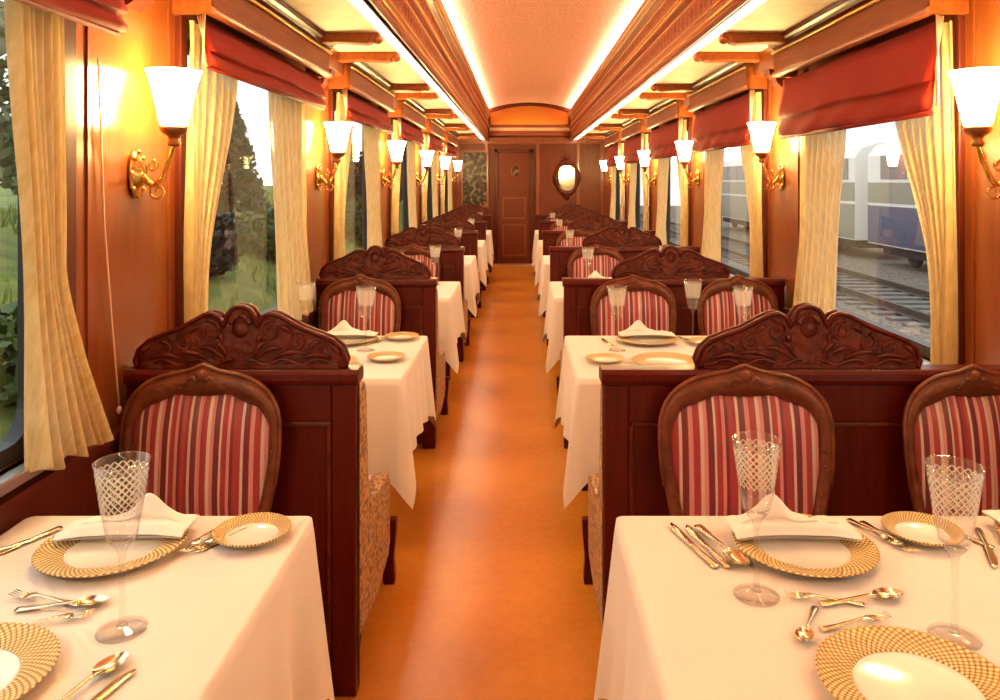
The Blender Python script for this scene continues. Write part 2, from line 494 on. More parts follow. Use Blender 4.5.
FAS = [(.80,2.33),(.785,2.295),(.765,2.285),(.752,2.30),(.75,2.35),(.762,2.365),(.764,2.52),(.745,2.535),(.742,2.575),(.762,2.59),(.766,2.715),(.742,2.74),(.722,2.77),(.718,2.83),(.73,2.835),(.735,2.80),(.80,2.80),(.80,2.88),(.83,2.88),(.83,2.33)]
for s in (-1, 1):
    pr = [(CX+s*a, b) for a, b in FAS]
    mb = MB(); mb.prism_y(pr, Y0, Y1)
    o = struct(mb.build('trim_%d' % (60+s), M['fascia']))
    for (r, z, q) in ((.752,2.325,.010), (.747,2.555,.011), (.724,2.785,.010), (.764, 2.385,.007), (.766,2.505,.006), (.764,2.605,.006), (.766,2.700,.007), (.735,2.745,.006)):
        mb = MB(); mb.tube([(CX+s*r, Y0+.01, z), (CX+s*r, Y1-.01, z)], q, 8); mb.build('gilt_bead', M['gold'], o)
    # carved band: shallow diamonds along the lower and upper bands
    mb = MB()
    y = Y0+.2
    while y < Y1-.1:
        for zc, hh, rr in ((2.443,.05,.763), (2.65,.045,.764)):
            x = CX+s*rr
            mb.add([(x, y-.05, zc), (x, y, zc-hh), (x, y+.05, zc), (x, y, zc+hh), (x-s*.012, y, zc)], [(0,1,4),(1,2,4),(2,3,4),(3,0,4)])
        y += .11
    mb.build('carved_band', M['fascia_carved'], o)

# ceiling beams across the side ceilings
for s in (-1, 1):
    xa, xb = CX+s*.812, side_x(s, .002)
    for n in range(-1, 6):
        for dy, wd in ((4.13-P, .04), (4.74-P, .045)):
            y = dy + P*n
            if y > Y1-.1: continue
            mb = MB()
            L = xb-xa
            prof = [(0,.0),(0,-.02),(.05,-.022),(.10,-.052),(.16,-.06),(.5,-.05),(.85,-.06),(1,-.085),(1,0)]
            mb.prism([(xa+L*(u*.84+.16 if u > 0 else .16), ZS+.0+w_) for u, w_ in prof], lambda a, b: (a, y-wd, b), lambda a, b: (a, y+wd, b))
            mb.ball((xa+L*.19, y, ZS-.03), .03, 10, 6, (1,1.1,.9))
            struct(mb.build('ceiling_beam', M['pelmet_wood'], bevel=.008))
        yc = 2.42+P*n
        # block and corbel on top of the pillar
        mb = MB(); mb.box(side_x(s, .0), yc-.27, 2.20, side_x(s, .10), yc+.25, ZS)
        o = struct(mb.build('pillar_capital', M['veneer'], bevel=.008))
        mb = MB(); X = lambda d: side_x(s, d)
        mb.prism([(X(.0),2.20),(X(.10),2.20),(X(.095),2.17),(X(.06),2.15),(X(.05),2.12),(X(.02),2.09),(X(0),2.08)], lambda a, b: (a, yc-.06, b), lambda a, b: (a, yc+.04, b))
        mb.build('corbel', M['trim_dark'], o)

# strip lamps
def strip(name, x0, x1, z0, z1, y0, y1, mat, label, up=False):
    o = empty(name, ((x0+x1)/2, (y0+y1)/2, z0))
    cx, cy = (x0+x1)/2, (y0+y1)/2
    mb = MB(); h = .006
    if up:
        mb.box(x0-cx, y0-cy, 0, x1-cx, y1-cy, .008); mb.build('housing', M['alu'], o)
        mb = MB(); mb.box(x0-cx+.004, y0-cy+.01, .009, x1-cx-.004, y1-cy-.01, .009+h); mb.build('diffuser', mat, o)
    else:
        mb.box(x0-cx, y0-cy, z1-z0-.006, x1-cx, y1-cy, z1-z0); mb.build('housing', M['alu'], o)
        mb = MB(); mb.box(x0-cx+.004, y0-cy+.01, z1-z0-.007-h, x1-cx-.004, y1-cy-.01, z1-z0-.007); mb.build('diffuser', mat, o)
    tag(o, label, 'strip light', 'ceiling strip lights')
for s in (-1, 1):
    a = CX+s*.834; b = CX+s*.888
    strip('strip_light', min(a,b), max(a,b), ZS-.016, ZS-.001, Y0+.02, Y1-.02, M['strip_glow'], 'glowing white strip light under the %s ceiling along the cornice' % SIDE[s])
    a = CX+s*.742; b = CX+s*.790
    strip('cove_light', min(a,b), max(a,b), 2.802, 2.825, Y0+.02, Y1-.04, M['cove_glow'], 'warm cove light behind the %s cornice lip below the vault' % SIDE[s], True)

# ------------------------------------------------------------------ end wall
mb = MB(); mb.box(XL-.09, Y1, 0, XR+.09, Y1+.08, 3.12)
we = struct(mb.build('wall_far', M['end_wood']))
mb = MB(); mb.box(XL-.09, Y0-.08, 0, XR+.09, Y0, 3.12)
struct(mb.build('wall_near', M['veneer']))
ye = Y1
# amber arch above the ledge
mb = MB()
ap = [(CX-.72, 2.60), (CX+.72, 2.60)] + [(CX + .72*t/10, vault(.72*t/10)-.075+.02*(1-(t/10)**2)) for t in range(10, -11, -1)]
mb.prism_y(ap, ye-.02, ye-.001)
mb.build('arch_panel', M['amber'], we)
mb = MB(); mb.tube([(a, ye-.025, b) for a, b in ap[2:]], .014, 8); mb.build('arch_bead', M['trim_dark'], we)
mb = MB(); mb.box(CX-.74, ye-.16, 2.44, CX+.74, ye, 2.50); mb.box(CX-.76, ye-.10, 2.39, CX+.76, ye, 2.44)
mb.build('ledge', M['fascia'], we, bevel=.006)
mb = MB(); mb.box(CX-.74, ye-.175, 2.475, CX+.74, ye-.160, 2.53); mb.build('ledge_painted_glow', M['ceiling_panel'], we, bevel=.004)  # glow line along the ledge edge, put in as a cream-coloured lip
o = empty('ledge_light', (CX, ye-.09, 2.503))
mb = MB(); mb.box(-.70, -.025, 0, .70, .025, .008); mb.build('housing', M['alu'], o)
mb = MB(); mb.box(-.69, -.02, .009, .69, .02, .016); mb.build('diffuser', M['ledge_glow'], o)
tag(o, 'warm light strip on the ledge below the amber arch of end wall', 'strip light')
# panelling of the end wall: frieze, stiles
mb = MB(); mb.box(XL, ye-.03, 2.24, XR, ye, 2.33); mb.box(XL, ye-.05, 2.30, XR, ye, 2.36); mb.box(XL, ye-.02, .86, -.62, ye, .90); mb.box(.32, ye-.02, .86, XR, ye, .90)
for x in (-1.18, -.66, .30, 1.05, 1.50): mb.box(x-.02, ye-.025, .05, x+.04, ye, 2.24)
mb.build('end_panelling', M['veneer_dark'], we, bevel=.006)
# door
d = struct(empty('door_1', (-.13, ye-.03, 0)))
mb = MB(); mb.box(-.36, -.03, 0, -.29, .03, 2.14); mb.box(.29, -.03, 0, .36, .03, 2.14); mb.box(-.36, -.03, 2.07, .36, .03, 2.14); mb.build('door_frame', M['trim_dark'], d, bevel=.006)
mb = MB(); mb.box(-.288, -.0, .01, .288, .028, 2.068); mb.build('door_leaf', M['end_wood'], d)
mb = MB()
for (z0, z1) in ((.15,.75), (.85,1.25)):
    mb.box(-.22,-.012,z0,.22,-.001,z0+.03); mb.box(-.22,-.012,z1-.03,.22,-.001,z1); mb.box(-.22,-.012,z0,-.19,-.001,z1); mb.box(.19,-.012,z0,.22,-.001,z1)
mb.build('door_moulding', M['veneer_dark'], d, bevel=.004)
mb = MB(); mb.prism([(.07*math.cos(t*PI/12)+.03, 1.74+.12*math.sin(t*PI/12)) for t in range(24)], lambda a, b: (a, -.006, b), lambda a, b: (a, -.001, b)); mb.build('door_light', M['etched'], d)
mb = MB(); mb.tube([(.07*math.cos(t*PI/12)+.03, -.008, 1.74+.12*math.sin(t*PI/12)) for t in range(24)], .014, 8, True); mb.build('door_light_frame', M['veneer_dark'], d)
mb = MB(); mb.tube([(.23,-.002,1.02),(.23,-.05,1.02),(.15,-.055,1.02)], .009, 8); mb.build('door_handle', M['brass'], d)
mb = MB(); mb.box(-.36,-.10,.0,.36,-.035,.02); mb.build('threshold', M['alu'], d)

# oval mirror on the right of the door, etched mirror on the left
o = empty('oval_mirror', (.85, ye-.03, 1.61))
ov = lambda r1, r2, z: [(r1*math.cos(t*PI/16), z, r2*math.sin(t*PI/16)) for t in range(32)]
mb = MB(); mb.tube(ov(.20, .29, -.01), [.045+.012*math.cos(t*PI/4) for t in range(32)], 10, True); mb.ball((0,-.02,.36), .05); mb.ball((0,-.02,-.36), .05)
mb.build('carved_frame', M['carved_mahogany'], o)
mb = MB(); mb.prism([(a, c) for a, b, c in ov(.18, .27, 0)], lambda a, b: (a, -.01, b), lambda a, b: (a, .0, b)); mb.build('mirror_glass', M['mirror'], o)
tag(o, 'oval mirror in a carved wooden frame on the end wall beside the door', 'mirror')
o = empty('etched_mirror', (-.86, ye-.03, 1.10))
mb = MB(); mb.box(-.22, -.012, 0, .22, 0, .98); mb.build('mirror_glass', M['etched'], o)
mb = MB()
for q in ((-.26,0,-.22,.98),(.22,0,.26,.98),(-.26,-.04,.26,0),(-.26,.98,.26,1.02)): mb.box(q[0], -.03, q[1], q[2], 0, q[3])
mb.build('mirror_frame', M['veneer_dark'], o, bevel=.006)
tag(o, 'tall etched mirror panel on the end wall by the last lamp', 'mirror')

# ------------------------------------------------------------------ pelmets, blinds, curtains
def make_pelmet(s):
    o = empty('pelmet'); h = .825; d = -s
    mb = MB()
    mb.box(0, -h, 0, d*.012, h, .15); mb.box(d*.115, -h, 0, d*.135, h, .15); mb.box(0, -h, .135, d*.135, h, .15); mb.box(0, -h, 0, d*.135, -h+.015, .15); mb.box(0, h-.015, 0, d*.135, h, .15)
    mb.build('board', M['pelmet_wood'], o)
    mb = MB(); mb.prism([(d*.135,.0),(d*.147,.003),(d*.150,.012),(d*.145,.022),(d*.135,.026)], lambda a, b: (a, -h, b), lambda a, b: (a, h, b)); mb.build('lower_moulding', M['fascia'], o)
    mb = MB(); mb.prism([(0,.15),(d*.135,.15),(d*.15,.158),(d*.155,.17),(d*.17,.178),(d*.175,.20),(0,.20)], lambda a, b: (a, -h, b), lambda a, b: (a, h, b)); mb.build('crown_moulding', M['trim_dark'], o)
    mb = MB(); mb.tube([(d*.146, -h, .132), (d*.146, h, .132)], .007, 8); mb.build('gilt_bead', M['gold'], o)
    return o
def make_blind(s):
    o = empty('roman_blind'); h = .80; d = -s
    prof = [(.095,.322),(.10,.27),(.112,.19),(.132,.125),(.128,.110),(.118,.112),(.120,.085),(.132,.045),(.126,.020),(.112,.012),(.106,.03),(.104,.10),(.092,.20),(.085,.322)]
    mb = MB(); ys = span(-h, h, .04); n = len(prof); vs = []; fs = []
    for j, y in enumerate(ys):
        e = abs(y)/h
        for i, (a, b) in enumerate(prof):
            vs.append((d*(a + .004*math.sin(y*17+b*40)*(1 if 0 < i < 10 else 0)), y*(1-.02*max(0, 1-b/.2)), b + .007*math.cos(y*6.0) - .012*(1-e**4)*(1 if b < .09 else .2)))
    for j in range(len(ys)-1):
        for i in range(n): k2 = (i+1) % n; fs.append((j*n+i, j*n+k2, (j+1)*n+k2, (j+1)*n+i))
    fs += [tuple(range(n)), tuple((len(ys)-1)*n+i for i in range(n))]
    mb.add(vs, fs, True); mb.build('cloth', M['blind'], o)
    mb = MB(); mb.tube([(d*.112, -h*.97, .0), (d*.112, h*.97, .0)], .011, 8); mb.build('hem', M['blind_dark'], o)
    for q in range(4):
        mb = MB(); y = -h-.012-.008*q
        mb.tube([(d*(.085+.012*q), y, .33), (d*(.10+.008*q), y+.012*(1.5-q), .17), (d*(.112), y*.5-.412, .02)], .0028, 6)
        mb.build('pull_cord', M['cord'], o)
    return o
def curtain(s, n, near):
    """cream sheer drape; near = the edge of the window on the camera's side"""
    y0, y1 = win_range(n); rnd = random.Random(n*10 + s*3 + near)
    H0, H1 = 2.105, .85
    nu, nv = 70, 40
    if near:
        e0, e1 = y0-.05, y0-.05
        tops, bots = .48 + rnd.uniform(-.03,.03), .09 + rnd.uniform(-.02,.02)
    else:
        e0, e1 = y1-.06, y1
        tops, bots = .60 + rnd.uniform(-.05,.04), .40 + rnd.uniform(-.04,.03)
        if n == -1 and s < 0: tops, bots = .19, .105
    ph = rnd.uniform(0, 6)
    def fn(u, v):
        z = H0 + (H1-H0)*v
        sw = 1/(1+math.exp(-(v-.42)*7)); sw = (sw-.05)/.93
        w = tops + (bots-tops)*max(0, min(1.1, sw))
        flare = max(0, (v-.62)/.38)**1.3
        if near: y = e0 + w*u
        else: y = e0 - w*(1-u) + flare*(.08 if not (n == -1 and s < 0) else .20)*(u**.8)
        amp = .010 + .010*min(1, (1-w/.9))
        x = .052 + amp*math.sin(u*2*PI*7.0 + ph + 1.3*math.sin(v*3+u*4)) + .004*math.sin(u*31+v*4) + .02*flare*u
        return (side_x(s, x), y, z + .012*math.sin(u*20)*v)
    mb = MB(); mb.grid(nu, nv, fn)
    o = mb.build('curtain', M['curtain'])
    side = 'greenery' if s < 0 else 'railway track'
    tag(o, 'cream sheer curtain at the %s edge of the %s window facing the %s' % ('near' if near else 'far', WORD(s, n), side), 'curtain', 'cream sheer curtains')
pel = {s: Proto(make_pelmet(s)) for s in (-1, 1)}; bli = {s: Proto(make_blind(s)) for s in (-1, 1)}
for s in (-1, 1):
    side = 'greenery' if s < 0 else 'railway track'
    for n in NW:
        y0, y1 = win_range(n); yc = (y0+y1)/2
        pel[s].at((side_x(s, .001), yc+.05, 2.125), label='moulded wooden pelmet over the %s window facing the %s' % (WORD(s, n), side), cat='pelmet', group='window pelmets')
        bli[s].at((side_x(s, 0), yc+.045, 1.945 if s < 0 else 1.788), scale=(1,1,.53 if s < 0 else 1), label='red roman blind raised over the %s window facing the %s' % (WORD(s, n), side), cat='blind', group='red roman blinds')
        curtain(s, n, True); curtain(s, n, False)
# thin pull cord hanging down the first pillar
mb = MB(); mb.tube([(side_x(-1,.012), 2.19, 1.90), (side_x(-1,.012), 2.225, 1.42), (side_x(-1,.014), 2.26, 1.15), (side_x(-1,.016), 2.297, .89)], .0026, 6)
mb.ball((side_x(-1,.016), 2.298, .875), .008, 8, 5, (1,1,1.6))
tag(mb.build('blind_cord', M['cord']), 'thin pale blind cord hanging down the first greenery-side pillar', 'cord')

# ------------------------------------------------------------------ wall lamps
def make_sconce(s):
    o = empty('wall_lamp'); d = -s
    mb = MB()
    mb.lathe([(0,.0),(.040,.0),(.046,.006),(.040,.014),(.026,.020),(.022,.030),(0,.034)], 20, axis='x', sx=1, sy=1.7)
    mb.v = [(d*x, y, z) for x, y, z in mb.v]
    for q in range(8):
        a = 2*PI*q/8; mb.ball((d*.012, .040*math.cos(a), .068*math.sin(a)), .010, 6, 4)
    mb.build('back_plate', M['brass'], o)
    arm = []
    for i in range(25):
        t = i/24
        x = .03 + .092*t; z = -.005 - .045*math.sin(t*PI*1.05)*(1-t)**.4 + .10*t**2.6
        arm.append((d*x, 0, z))
    mb = MB(); mb.tube(arm, [.008+.003*math.sin(i/24*PI*3)**2 for i in range(25)], 8)
    for (cx, cz, r0, tt) in ((.075, -.055, .030, 1), (.055, .025, .018, -1)):
        sp = []
        for i in range(20):
            a = tt*i/19*PI*2.6 + PI*.5; r = r0*(1-i/26); sp.append((d*(cx + r*math.cos(a)), 0, cz + r*math.sin(a)))
        mb.tube(sp, [.006*(1-i/30) for i in range(20)], 6)
    mb.build('scroll_arm', M['brass'], o)
    c = (d*.122, 0, 0)
    mb = MB(); mb.lathe([(0,.085),(.016,.085),(.020,.095),(.014,.105),(.020,.118),(.034,.126),(.042,.140),(.040,.146),(0,.146)], 16, c); mb.build('shade_holder', M['brass_dark'], o)
    mb = MB(); mb.lathe([(.032,.150),(.040,.154),(.052,.21),(.066,.270),(.077,.308),(.083,.319),(.079,.320),(.074,.308),(.062,.270),(.048,.21),(.036,.160),(.0,.160)], 20, c)
    mb.build('lamp_shade', M['lamp_glow'], o)
    return o
for s in (-1, 1):
    pr = Proto(make_sconce(s))
    for n in range(-1, 6):
        lab = 'lit brass wall lamp with frosted shade, %s along the %s wall' % (ORD[n] + ' in view' if n >= 0 else 'beside the camera', SIDE[s])
        pr.at((side_x(s, .001), 2.42 + P*n, 1.572), label=lab, cat='wall lamp', group='brass wall lamps')

# ------------------------------------------------------------------ dividers with carved crests
HC = [(-.31,0),(-.318,.022),(-.306,.055),(-.275,.082),(-.235,.098),(-.185,.116),(-.145,.138),(-.112,.156),(-.088,.161),(-.068,.153),(-.055,.135),(-.051,.122),(-.047,.135),(-.040,.155),(-.028,.172),(-.012,.180)]
CREST = HC + [(0,.182)] + [(-a, b) for a, b in reversed(HC)]
def dense(pts, n=3):
    out = []
    for i in range(len(pts)-1):
        for j in range(n): t = j/n; out.append((pts[i][0]*(1-t)+pts[i+1][0]*t, pts[i][1]*(1-t)+pts[i+1][1]*t))
    out.append(pts[-1]); return out
def make_divider(x0, x1, cx, cs, aisle):
    """origin on the floor at the front face; aisle = -1 / +1 which x edge is at the aisle"""
    o = empty('seat_divider'); T = .06; zr = .985
    mb = MB(); mb.box(x0, .012, .03, x1, T-.012, zr-.05)
    mb.build('panel', M['mahogany'], o)
    mb = MB()
    mb.box(x0, .0, .0, x0+.075, T, zr-.045); mb.box(x1-.075, 0, 0, x1, T, zr-.045)
    mb.box(x0+.075, 0, .03, x1-.075, T, .13); mb.box(x0+.075, .0, zr-.16, x1-.075, T, zr-.045)
    mb.build('frame', M['mahogany'], o, bevel=.006)
    mb = MB(); w0, w1 = x0+.075, x1-.075
    for q in ((w0,.13,w1,.145),(w0,zr-.175,w1,zr-.16),(w0,.13,w0+.015,zr-.16),(w1-.015,.13,w1,zr-.16)): mb.box(q[0], .004, q[1], q[2], .014, q[3])
    mb.build('panel_moulding', M['carved_mahogany'], o, bevel=.004)
    mb = MB(); e = .008
    mb.prism([(-.012,zr-.045),(-.018,zr-.03),(-.016,zr-.012),(-.006,zr),(T+.006,zr),(T+.016,zr-.012),(T+.018,zr-.03),(T+.012,zr-.045)], lambda a, b: (x0-(e if aisle < 0 else 0), a, b), lambda a, b: (x1+(e if aisle > 0 else 0), a, b))
    mb.build('top_rail', M['mahogany'], o, bevel=.003)
    # crest
    c = [(cx + a*cs, zr + .001 + b*1.02) for a, b in dense(CREST)]
    mb = MB(); mb.prism(c, lambda a, b: (a, .012, b), lambda a, b: (a, T-.012, b))
    edge = [(a, T/2, b) for a, b in c]
    mb.box(cx-.30*cs, .004, zr+.001, cx+.30*cs, T-.004, zr+.014)
    cr = mb.build('carved_crest', M['carved_mahogany'], o)
    mb = MB(); mb.tube([(a, .012, b) for a, b in c], .0075, 6); mb.tube([(a, T-.012, b) for a, b in c], .0075, 6)
    mb.build('crest_edge', M['mahogany'], cr)
    mb = MB()
    for sg in (-1, 1):
        for (sx, sz, r0, turns, dr) in ((.092,.112,.034,2.6,1), (.165,.078,.028,2.4,-1), (.232,.055,.026,2.4,1)):
            sp = []
            for i in range(26):
                a = dr*i/25*PI*turns + PI*.4; r = r0*(1-i/32)
                sp.append((cx + sg*(sx + r*math.cos(a))*cs, .010, zr + sz + r*math.sin(a)))
            mb.tube(sp, [.0065*(1-i/40) for i in range(26)], 6)
        mb.tube([(cx+sg*t*cs, .010, zr+.02+.008*math.sin(t*60)) for t in [.02+.28*i/24 for i in range(25)]], .006, 6)
        for (xa, za, xb_, zb, cv) in ((.04,.035,.075,.075,.012),(.05,.03,.125,.06,.014),(.10,.03,.20,.045,.012),(.12,.125,.15,.105,.008),(.18,.03,.275,.03,.012),(.055,.07,.06,.105,.006),(.27,.07,.30,.04,.006)):
            mb.tube([(cx+sg*(xa+(xb_-xa)*i/9)*cs, .010, zr+za+(zb-za)*i/9+cv*math.sin(PI*i/9)) for i in range(10)], [.008*math.sin(PI*(i+.6)/10.2)+.001 for i in range(10)], 6)
        for i in range(5):
            a = PI*.15 + i*.28
            mb.ball((cx+sg*.03*math.cos(a)*cs, .010, zr+.125+.034*math.sin(a)), .010, 6, 4)
    mb.lathe([(0,-.008),(.012,-.006),(.026,.0),(.028,.008)], 12, (cx, .010, zr+.118), axis='y')
    mb.build('scroll_carving', M['carved_mahogany'], cr)
    return o
div = {-1: Proto(make_divider(XL+.014, -.495, -.846, 1.0, 1)), 1: Proto(make_divider(.249, XR-.014, .868, 1.06, -1))}
TBL = {-1: 'two-seat table', 1: 'four-seat table'}
for s in (-1, 1):
    for n in range(6):
        div[s].at((0, 2.34+P*n, 0), label='carved mahogany seat divider with crest behind the %s %s' % (ORD[n], TBL[s]), cat='divider', group='carved seat dividers')

# ------------------------------------------------------------------ settees behind the dividers (facing away)
def make_settee(x0, x1, aisle):
    o = empty('settee'); D = .57
    a0 = x1-.05 if aisle > 0 else x0
    b0 = x0 if aisle > 0 else x1-.05
    def side(xx, nm):
        mb = MB()
        prof = [(.0,.13),(.0,.90),(.03,.915),(.09,.91),(.115,.87),(.13,.72),(.15,.58),(.20,.50),(.30,.465),(.50,.45),(.55,.44),(D,.40),(D,.17),(.53,.13),(.3,.10)]
        mb.prism(prof, lambda a, b: (xx, a, b), lambda a, b: (xx+.05, a, b))
        mb.build(nm, M['brocade'], o, bevel=.012)
    side(a0, 'side_panel'); side(b0, 'side_panel')
    mb = MB(); mb.prism([(.0,.2),(.0,.885),(.08,.88),(.12,.5),(.12,.2)], lambda a, b: (x0+.051, a, b), lambda a, b: (x1-.051, a, b)); mb.build('backrest', M['brocade'], o, bevel=.02)
    mb = MB(); mb.box(x0+.051, .122, .20, x1-.051, D-.01, .35); mb.build('seat_base', M['brocade'], o, bevel=.01)
    mb = MB(); mb.box(x0+.055, .125, .351, x1-.055, D, .44); mb.build('seat_cushion', M['stripes'], o, bevel=.03)
    for sg, x in ((-1, x0+.03), (1, x1-.03)):
        mb = MB(); q = x + sg*.022
        mb.prism([(-.022,0),(.022,0),(.024,.03),(.019,.10),(.028,.20),(.03,.25),(-.03,.25),(-.028,.20),(-.019,.10),(-.024,.03)], lambda a, b: (q+a, D+.001, b), lambda a, b: (q+a, D+.042, b)); mb.build('leg', M['mahogany'], o, bevel=.005)
        for y in (.05,):
            mb = MB(); mb.lathe([(0,0),(.016,0),(.02,.02),(.017,.05),(.026,.11),(.03,.16),(.028,.17),(0,.17)], 10, (x, y, 0)); mb.build('leg', M['mahogany'], o)
    return o
stt = {-1: Proto(make_settee(XL+.05, -.500, 1)), 1: Proto(make_settee(.256, XR-.05, -1))}
for s in (-1, 1):
    for n in range(5):
        stt[s].at((0, 2.42+P*n, 0), label='gold brocade settee with dark legs at the near side of the %s %s' % (ORD[n+1], TBL[s]), cat='settee', group='brocade settees')

# ------------------------------------------------------------------ chairs facing the camera
def make_chair():
    o = empty('dining_chair')
    lean = lambda z: .20 + .10*(z-.47)
    def loop(hw, zt, zb, hb, bump=0, ex=2.5, scal=0):
        pts = []; zm = .82; N = 28
        for i in range(7):                       # left side upwards
            t = i/7; pts.append((-(hb + (hw-hb)*math.sin(t*PI/2)), zb + (zm-zb)*t))
        for i in range(N+1):
            a = PI - PI*i/N; c, s_ = math.cos(a), math.sin(a)
            x = math.copysign(abs(c)**(2/ex), c)*hw; z = zm + (zt-zm)*abs(s_)**(2/ex)
            z += bump*math.exp(-(x/.032)**2) + scal*abs(math.sin(i*PI/N*5))*abs(s_)
            pts.append((x, z))
        for i in range(7):
            t = 1-(i+1)/7; pts.append((hb + (hw-hb)*math.sin(t*PI/2), zb + (zm-zb)*t))
        for i in range(1, 6): pts.append((hb - 2*hb*i/6, zb))
        return pts
    out = loop(.230, 1.010, .50, .185, .020, 2.6); inn = loop(.200, .950, .545, .160, 0, 2.4, -.012)
    mid = [((a[0]*.55+b[0]*.45), a[1]*.55+b[1]*.45) for a, b in zip(out, inn)]
    mb = MB(); n = len(out); secs = []
    secs.append([(x, lean(z)+.004, z) for x, z in out]); secs.append([(x, lean(z)-.012, z) for x, z in out])
    secs.append([(x, lean(z)-.026, z) for x, z in mid]); secs.append([(x, lean(z)-.010, z) for x, z in inn]); secs.append([(x, lean(z)+.012, z) for x, z in inn]); secs.append([(x, lean(z)+.016, z) for x, z in mid])
    vs = [p for q in secs for p in q]; fs = []
    for k in range(6):
        k2 = (k+1) % 6
        for i in range(n):
            j = (i+1) % n; fs.append((k*n+i, k*n+j, k2*n+j, k2*n+i))
    mb.add(vs, fs, True)
    mb.tube([(x, lean(z)-.012, z) for x, z in out[4:n-9]], .007, 6)      # raised outer bead
    for i in range(1, n-5, 1):
        x, z = inn[i][0]*1.05, .78+(inn[i][1]-.78)*1.05
        if i < 7 or i > n-13: mb.ball((x, lean(z)-.020, z), .0055, 6, 4)
    for sg in (-1, 1):                                                    # leaf carving at the crest
        mb.tube([(sg*(.012+.06*t), lean(.99)-.024, .985-.012*t+.012*math.sin(t*6)) for t in [i/10 for i in range(11)]], [.009*(1-i/13) for i in range(11)], 6)
    mb.ball((0, lean(1.0)-.022, 1.0), .018, 10, 6, (1.1,.7,1))
    fr = mb.build('back_frame', M['chair_wood'], o)
    for nm, sgn, b0 in (('back_cushion', -1, .030), ('back_lining', 1, .012)):
        mb = MB(); vs = []; fs = []; rings = [1.0,.93,.8,.6,.35,.12]
        for r in rings:
            bul = sgn*b0*(1-r**3)
            for x, z in inn:
                X, Z = x*r, .745+(z-.745)*r
                vs.append((X, lean(Z)+bul+sgn*.001, Z))
        for k in range(len(rings)-1):
            for i in range(n): j = (i+1) % n; fs.append((k*n+i, k*n+j, (k+1)*n+j, (k+1)*n+i))
        fs.append(tuple((len(rings)-1)*n+i for i in range(n)))
        mb.add(vs, fs, True); mb.build(nm, M['stripes'], o)
    # seat
    so = [(-.20,.185),(-.215,.05),(-.225,-.085),(-.21,-.105),(.21,-.105),(.225,-.085),(.215,.05),(.20,.185)]
    mb = MB(); mb.prism(so, lambda a, b: (a, b, .385), lambda a, b: (a, b, .44)); mb.build('seat_rail', M['chair_wood'], o, bevel=.006)
    mb = MB(); vs = []; fs = []
    for r, z in ((.97,.441),(.98,.46),(.9,.478),(.6,.49),(.2,.494)):
        vs += [(a*r, b*r, z) for a, b in so]
    for k in range(4):
        for i in range(8): j = (i+1) % 8; fs.append((k*8+i, k*8+j, (k+1)*8+j, (k+1)*8+i))
    fs.append(tuple(32+i for i in range(8))); mb.add(vs, fs, True); mb.build('seat', M['stripes'], o)
    for sg in (-1, 1):
        mb = MB(); mb.tube([(sg*.19,-.078,.386),(sg*.196,-.085,.33),(sg*.192,-.082,.22),(sg*.184,-.076,.10),(sg*.188,-.084,.03),(sg*.19,-.086,.0)], [.024,.027,.020,.014,.013,.017], 10); mb.build('leg', M['chair_wood'], o)
        mb = MB(); mb.tube([(sg*.183,.205,.53),(sg*.183,.195,.44),(sg*.185,.20,.25),(sg*.19,.215,.0)], [.019,.021,.018,.014], 10); mb.build('leg', M['chair_wood'], o)
    return o
ch = Proto(make_chair())
CY = 2.045
for n in range(6):
    ch.at((-.932 if n == 0 else -.918, CY+P*n, 0), 0, (1,1,.982), 'oval-back striped chair at the %s two-seat table, facing the camera' % ORD[n], 'chair', 'striped dining chairs')
    xa = .655 if n == 0 else .64; xb = 1.325 if n == 0 else 1.235
    ch.at((xa, CY+P*n, 0), 0, (1.09 if n == 0 else 1.04,1,.98), 'oval-back striped chair on the aisle side of the %s four-seat table' % ORD[n], 'chair', 'striped dining chairs')
    ch.at((xb, CY-.003+P*n, 0), 0, (.91 if n == 0 else .98,1,.98), 'oval-back striped chair on the window side of the %s four-seat table' % ORD[n], 'chair', 'striped dining chairs')

